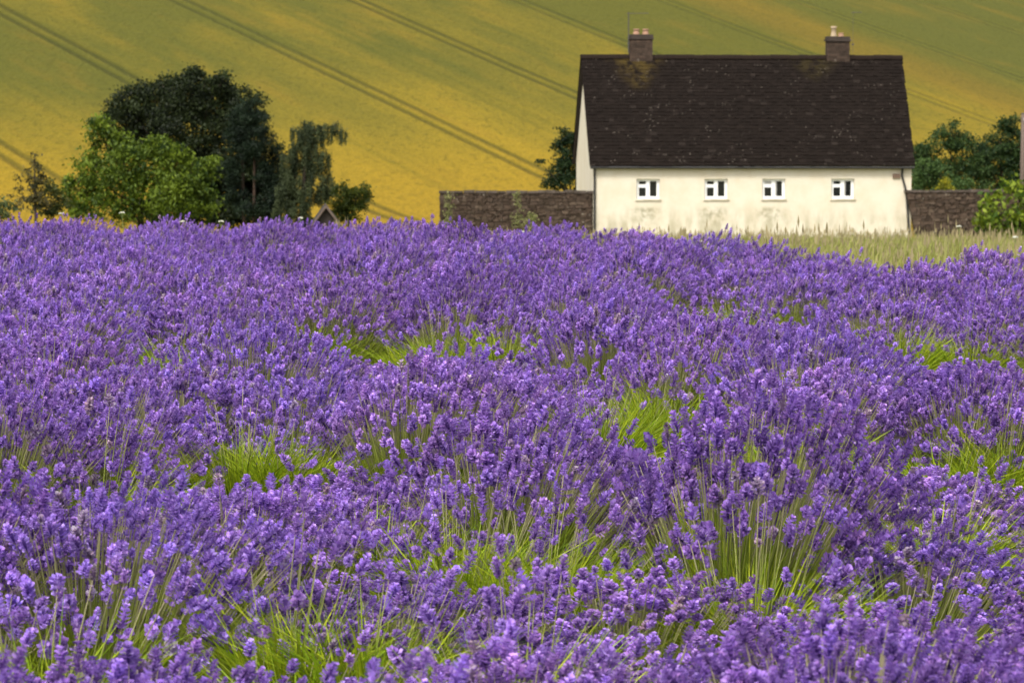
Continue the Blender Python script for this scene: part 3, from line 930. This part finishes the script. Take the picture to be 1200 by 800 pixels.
# green openings in the crop (photo pixels, turned into ground positions)
PATCH = [(350, 395, 45), (520, 405, 45), (585, 405, 40), (1060, 405, 45), (1140, 405, 45), (285, 530, 55), (330, 530, 40), (110, 560, 45), (700, 490, 45), (765, 470, 30),
         (930, 525, 50), (540, 650, 60), (640, 660, 60), (450, 630, 40), (330, 735, 60), (420, 745, 50), (890, 690, 60), (620, 785, 50), (1110, 610, 45), (40, 790, 50), (200, 410, 15), (870, 365, 15), (760, 355, 12), (1180, 520, 30)]
PG = []
for (px_, py_, r_) in PATCH:
    d = F * (CAMZ - .42) / (py_ - HY)
    PG.append(((px_ - 600) / F * d, d, r_ / F * d))
EDGE_X, EDGE_Y = [-12, -6, 0, 2.2, 2.9, 3.85, 8], [33.5, 29.5, 25.3, 22.6, 18.2, 16.9, 13.8]
def field_edge(x):
    return float(np.interp(x, EDGE_X, EDGE_Y))
spots = []
rows = np.arange(1.7, 36, .77)
for ri, yr in enumerate(rows):
    half = .207 * yr + 3.0
    for xi in np.arange(-half, half, .66):
        x = xi + (ri % 2) * .32 + g0.normal(0, .07); y = yr + g0.normal(0, .08) - .04 * x
        if y > field_edge(x): continue
        sc = float(np.clip(g0.normal(1.0, .10), .75, 1.18)); kind = 0
        drop = False
        for (gx, gy, gr) in PG:
            dx, dy = abs(x - gx), y - gy
            if dx < gr + .20 and -.34 < dy < .30:
                kind = .5; sc = min(sc, .86)
            reach = max(.95, .22 * gy)
            if dx < gr + .34 and -reach < dy <= -.34:
                sc = min(sc, (.66 if gy < 6.3 else .53 if gy < 9 else .48) + .26 * (-dy / reach))
        if drop: continue
        # gentle swell of the crop
        if y > field_edge(x) - 3.5: sc *= .93
        sc *= 1 + .05 * math.sin(x * 1.3 + 1) * math.cos(y * .9)
        px_, py_ = to_px(x, y, .6)
        inview = abs(x) < .207 * y + .62 and y > 2.9
        spots.append((x, y, sc, kind, inview, g0.uniform(0, 6.28), int(g0.integers(0, 100))))
for (gx, gy, gr) in PG:                      # the thinly flowering plants stand in those openings
    spots.append((gx, gy, float(g0.uniform(.95, 1.08)), (.5 if gr < .13 else .8), True, g0.uniform(0, 6.28), int(g0.integers(0, 100))))
seen = sorted([s for s in spots if s[4]], key=lambda s: s[1])

solo = seen[:300]
solo_set = set(id(s) for s in solo)
for (x, y, sc, kind, iv, rz, vi) in solo:
    src = sparse[vi % 3 + (0 if kind < .62 else 3)] if kind else full[vi % len(full)]
    rz = (rz % 1.0) - .5 + math.pi * 0        # the wind leans them all the same way
    o = empty('lavender_plant', (x, y, ground_z(x, y)), rz)
    o.scale = (1, 1, sc)
    o.rotation_euler = (random.Random(vi + x).gauss(0, .07), random.Random(vi + y).gauss(.04, .08), rz)
    if kind: tag(o, 'sparsely flowering lavender plant, mostly bright green stems', 'lavender', 'sparse green lavender plants')
    elif y > field_edge(x) - 1.0: tag(o, 'purple lavender plant in the last row beside the meadow grass', 'lavender', 'lavender plants along the far edge')
    else: tag(o, 'full lavender plant covered in purple flower heads within the field', 'lavender', 'full lavender plants in the field')
    link('stems', src[0], o); link('flower_heads', src[1], o)
rest = [s for s in spots if id(s) not in solo_set]
acc = {'s': [[], [], [], 0], 'f': [[], [], [], 0]}
for (x, y, sc, kind, iv, rz, vi) in rest:
    st_, fl = low[vi % 4]
    a = (rz % 1.0) - .5
    Rm = np.array([[math.cos(a), -math.sin(a), 0], [math.sin(a), math.cos(a), 0], [0, 0, sc]])
    for key, (v, t, c) in (('s', st_), ('f', fl)):
        A = acc[key]
        A[0].append(v @ Rm.T + np.array([x, y, ground_z(x, y)])); A[1].append(t + A[3]); A[2].append(c); A[3] += len(v)
if rest:
    V = np.concatenate(acc['s'][0]); T = np.concatenate(acc['s'][1]); C = np.concatenate(acc['s'][2])
    root = empty('lavender_margin', (0, 0, 0)); tag(root, 'lavender mass continuing past the counted plants at the edges of the field', 'lavender', kind='stuff')
    tag(mk_np('stems', V, T, M['stem'], root, C), kind='stuff')
    V = np.concatenate(acc['f'][0]); T = np.concatenate(acc['f'][1]); C = np.concatenate(acc['f'][2])
    tag(mk_np('flower_heads', V, T, M['spike'], root, C), kind='stuff')

# ---------------------------------------------------------------- rough grass between the field and the cottage
g = np.random.default_rng(17)
n = 60000
yy = 16 + 104 * g.uniform(0, 1, n) ** 1.9
xx = g.uniform(-1, 1, n) * (.215 * yy + 3)
ed = np.interp(xx, EDGE_X, EDGE_Y)
fx = (xx - HX) * math.cos(HROT) + (yy - HYD) * math.sin(HROT); fyv = -(xx - HX) * math.sin(HROT) + (yy - HYD) * math.cos(HROT)
keep = (yy > ed + .1) & (fyv < -.25) & (yy < 117.3)
xx, yy = xx[keep], yy[keep]; n = len(xx)
zz = np.array([ground_z(a, b) for a, b in zip(xx, yy)])
patch = .5 + .5 * np.sin(xx * .9 + 2 * np.sin(yy * .35)) * np.cos(yy * .6 + xx * .3)
h = (.12 + .5 * g.uniform(0, 1, n) ** 1.6) * (.8 + .3 * patch) * np.clip(1.15 - yy / 130, .62, 1.0) * (.75 + .5 * (.5 + .5 * np.sin(xx * 2.3 + yy * .21) * np.sin(yy * .13 + xx * .7)))
wd = .0035 + .00016 * yy
al = g.uniform(0, 6.28, n)
ln_ = np.c_[np.cos(al), np.sin(al)] * (h * g.uniform(.05, .75, n))[:, None] + np.array([.06, 0])
sdv = np.c_[np.sin(al), -np.cos(al)]
b = np.c_[xx, yy, zz - .02]
m_ = b + np.c_[ln_ * .35, h * .6]
t_ = b + np.c_[ln_, h]
s3 = np.c_[sdv * wd[:, None], np.zeros(n)]
Q = np.stack([b - s3, b + s3, m_ + s3 * .8, m_ - s3 * .8, t_], 1)
i_ = np.arange(n)[:, None] * 5
T = np.concatenate([i_ + np.array([0, 1, 2]), i_ + np.array([0, 2, 3]), i_ + np.array([3, 2, 4])])
c_ = np.array([.22, .25, .05]) * g.uniform(.6, 1.2, (n, 1)) * (1 - patch[:, None]) + np.array([.31, .30, .09]) * g.uniform(.7, 1.2, (n, 1)) * patch[:, None]
C = np.repeat(c_, 5, 0)
# seed heads on a fifth of them
sidx = np.where(g.uniform(0, 1, n) < .2)[0]
P2, T2, C2 = leaves_np(t_[sidx] + np.array([0, 0, .03]), .0, np.tile([.34, .28, .15], (len(sidx), 1)) * g.uniform(.7, 1.15, (len(sidx), 1)), g)
sl2 = (.035 + .0006 * yy[sidx])[:, None]; sw = (.006 + .00022 * yy[sidx])[:, None]
c0 = t_[sidx]
P2 = np.stack([c0 - [0, 0, .01], c0 + s3[sidx] / wd[sidx][:, None] * sw + np.c_[np.zeros((len(sidx), 2)), sl2 * 1.0], c0 + np.c_[np.zeros((len(sidx), 2)), sl2 * 2.4], c0 - s3[sidx] / wd[sidx][:, None] * sw + np.c_[np.zeros((len(sidx), 2)), sl2 * 1.0]], 1).reshape(-1, 3)
V = np.concatenate([Q.reshape(-1, 3), P2]); T = np.concatenate([T, T2 + n * 5]); C = np.concatenate([C, C2])
tag(mk_np('meadow_grass', V, T, M['grass'], None, C), 'tall pale seeding grass between the lavender and the cottage', 'grass', kind='stuff')

# white wild flowers at the far edge of the crop
plain('white_petal', (.5, .5, .4), .7)
plain('weed_stem', (.16, .2, .05), .7)
fl0 = None
for i, (px_, py_, d) in enumerate([(72, 247, 30.5), (143, 246, 30.8), (214, 256, 28.2), (259, 256, 28.5), (352, 252, 29.0), (338, 262, 26.5), (612, 268, 25.5), (1124, 262, 30), (1190, 274, 26)]):
    c = at(px_, py_, d); zg = ground_z(c.x, d)
    o = empty('white_wildflower', (c.x, d, zg)); H = c.z - zg - .04
    tag(o, 'white flat-topped wild flower on a thin stem at the edge of the lavender', 'wildflower', 'white wild flowers at the field edge')
    p = MB(); p.tube([(0, 0, 0), (.02, 0, H * .5), (0, 0, H - .02)], [.005, .004, .003], 5)
    r = random.Random(i)
    for q in range(7): p.tube([(0, 0, H - .06), (r.uniform(-.03, .03), r.uniform(-.03, .03), H - .005)], .0015, 3, False)
    p.build('stem', M['weed_stem'], o)
    p = MB()
    for q in range(26):
        a, rr = r.uniform(0, 6.28), 0.031 * math.sqrt(r.random())
        x, y, z = rr * math.cos(a), rr * math.sin(a), H + .012 - 11 * rr * rr + r.uniform(-.003, .003)
        s_ = .008
        p.add([(x - s_, y, z), (x, y - s_, z), (x + s_, y, z), (x, y + s_, z), (x, y, z + .008), (x, y, z - .006)], [(0, 1, 4), (1, 2, 4), (2, 3, 4), (3, 0, 4), (1, 0, 5), (2, 1, 5), (3, 2, 5), (0, 3, 5)])
    p.build('flower_head', M['white_petal'], o)
# tall pale weeds before the left garden wall
D = 113
for i, (px_, top, wdt, lab) in enumerate([(526, 226, 5, 'tall pale green weed at the free end of the garden wall'), (607, 228, 5, 'tall pale green weed in the middle of the garden wall'),
                                          (622, 250, 11, 'bushy cream-flowered weed low against the garden wall')]):
    hh = (272 - top)
    lob = [(px_, top + hh * t, D, wdt * (.45 + .7 * t), hh * .14) for t in (.08, .3, .55, .8)]
    tree('tall_weed', lab, 'weed', gpt(px_, D), lob, .10, .55, (.10, .12, .03), (.36, .36, .15), 120 + i, .02, nclump=1.0)
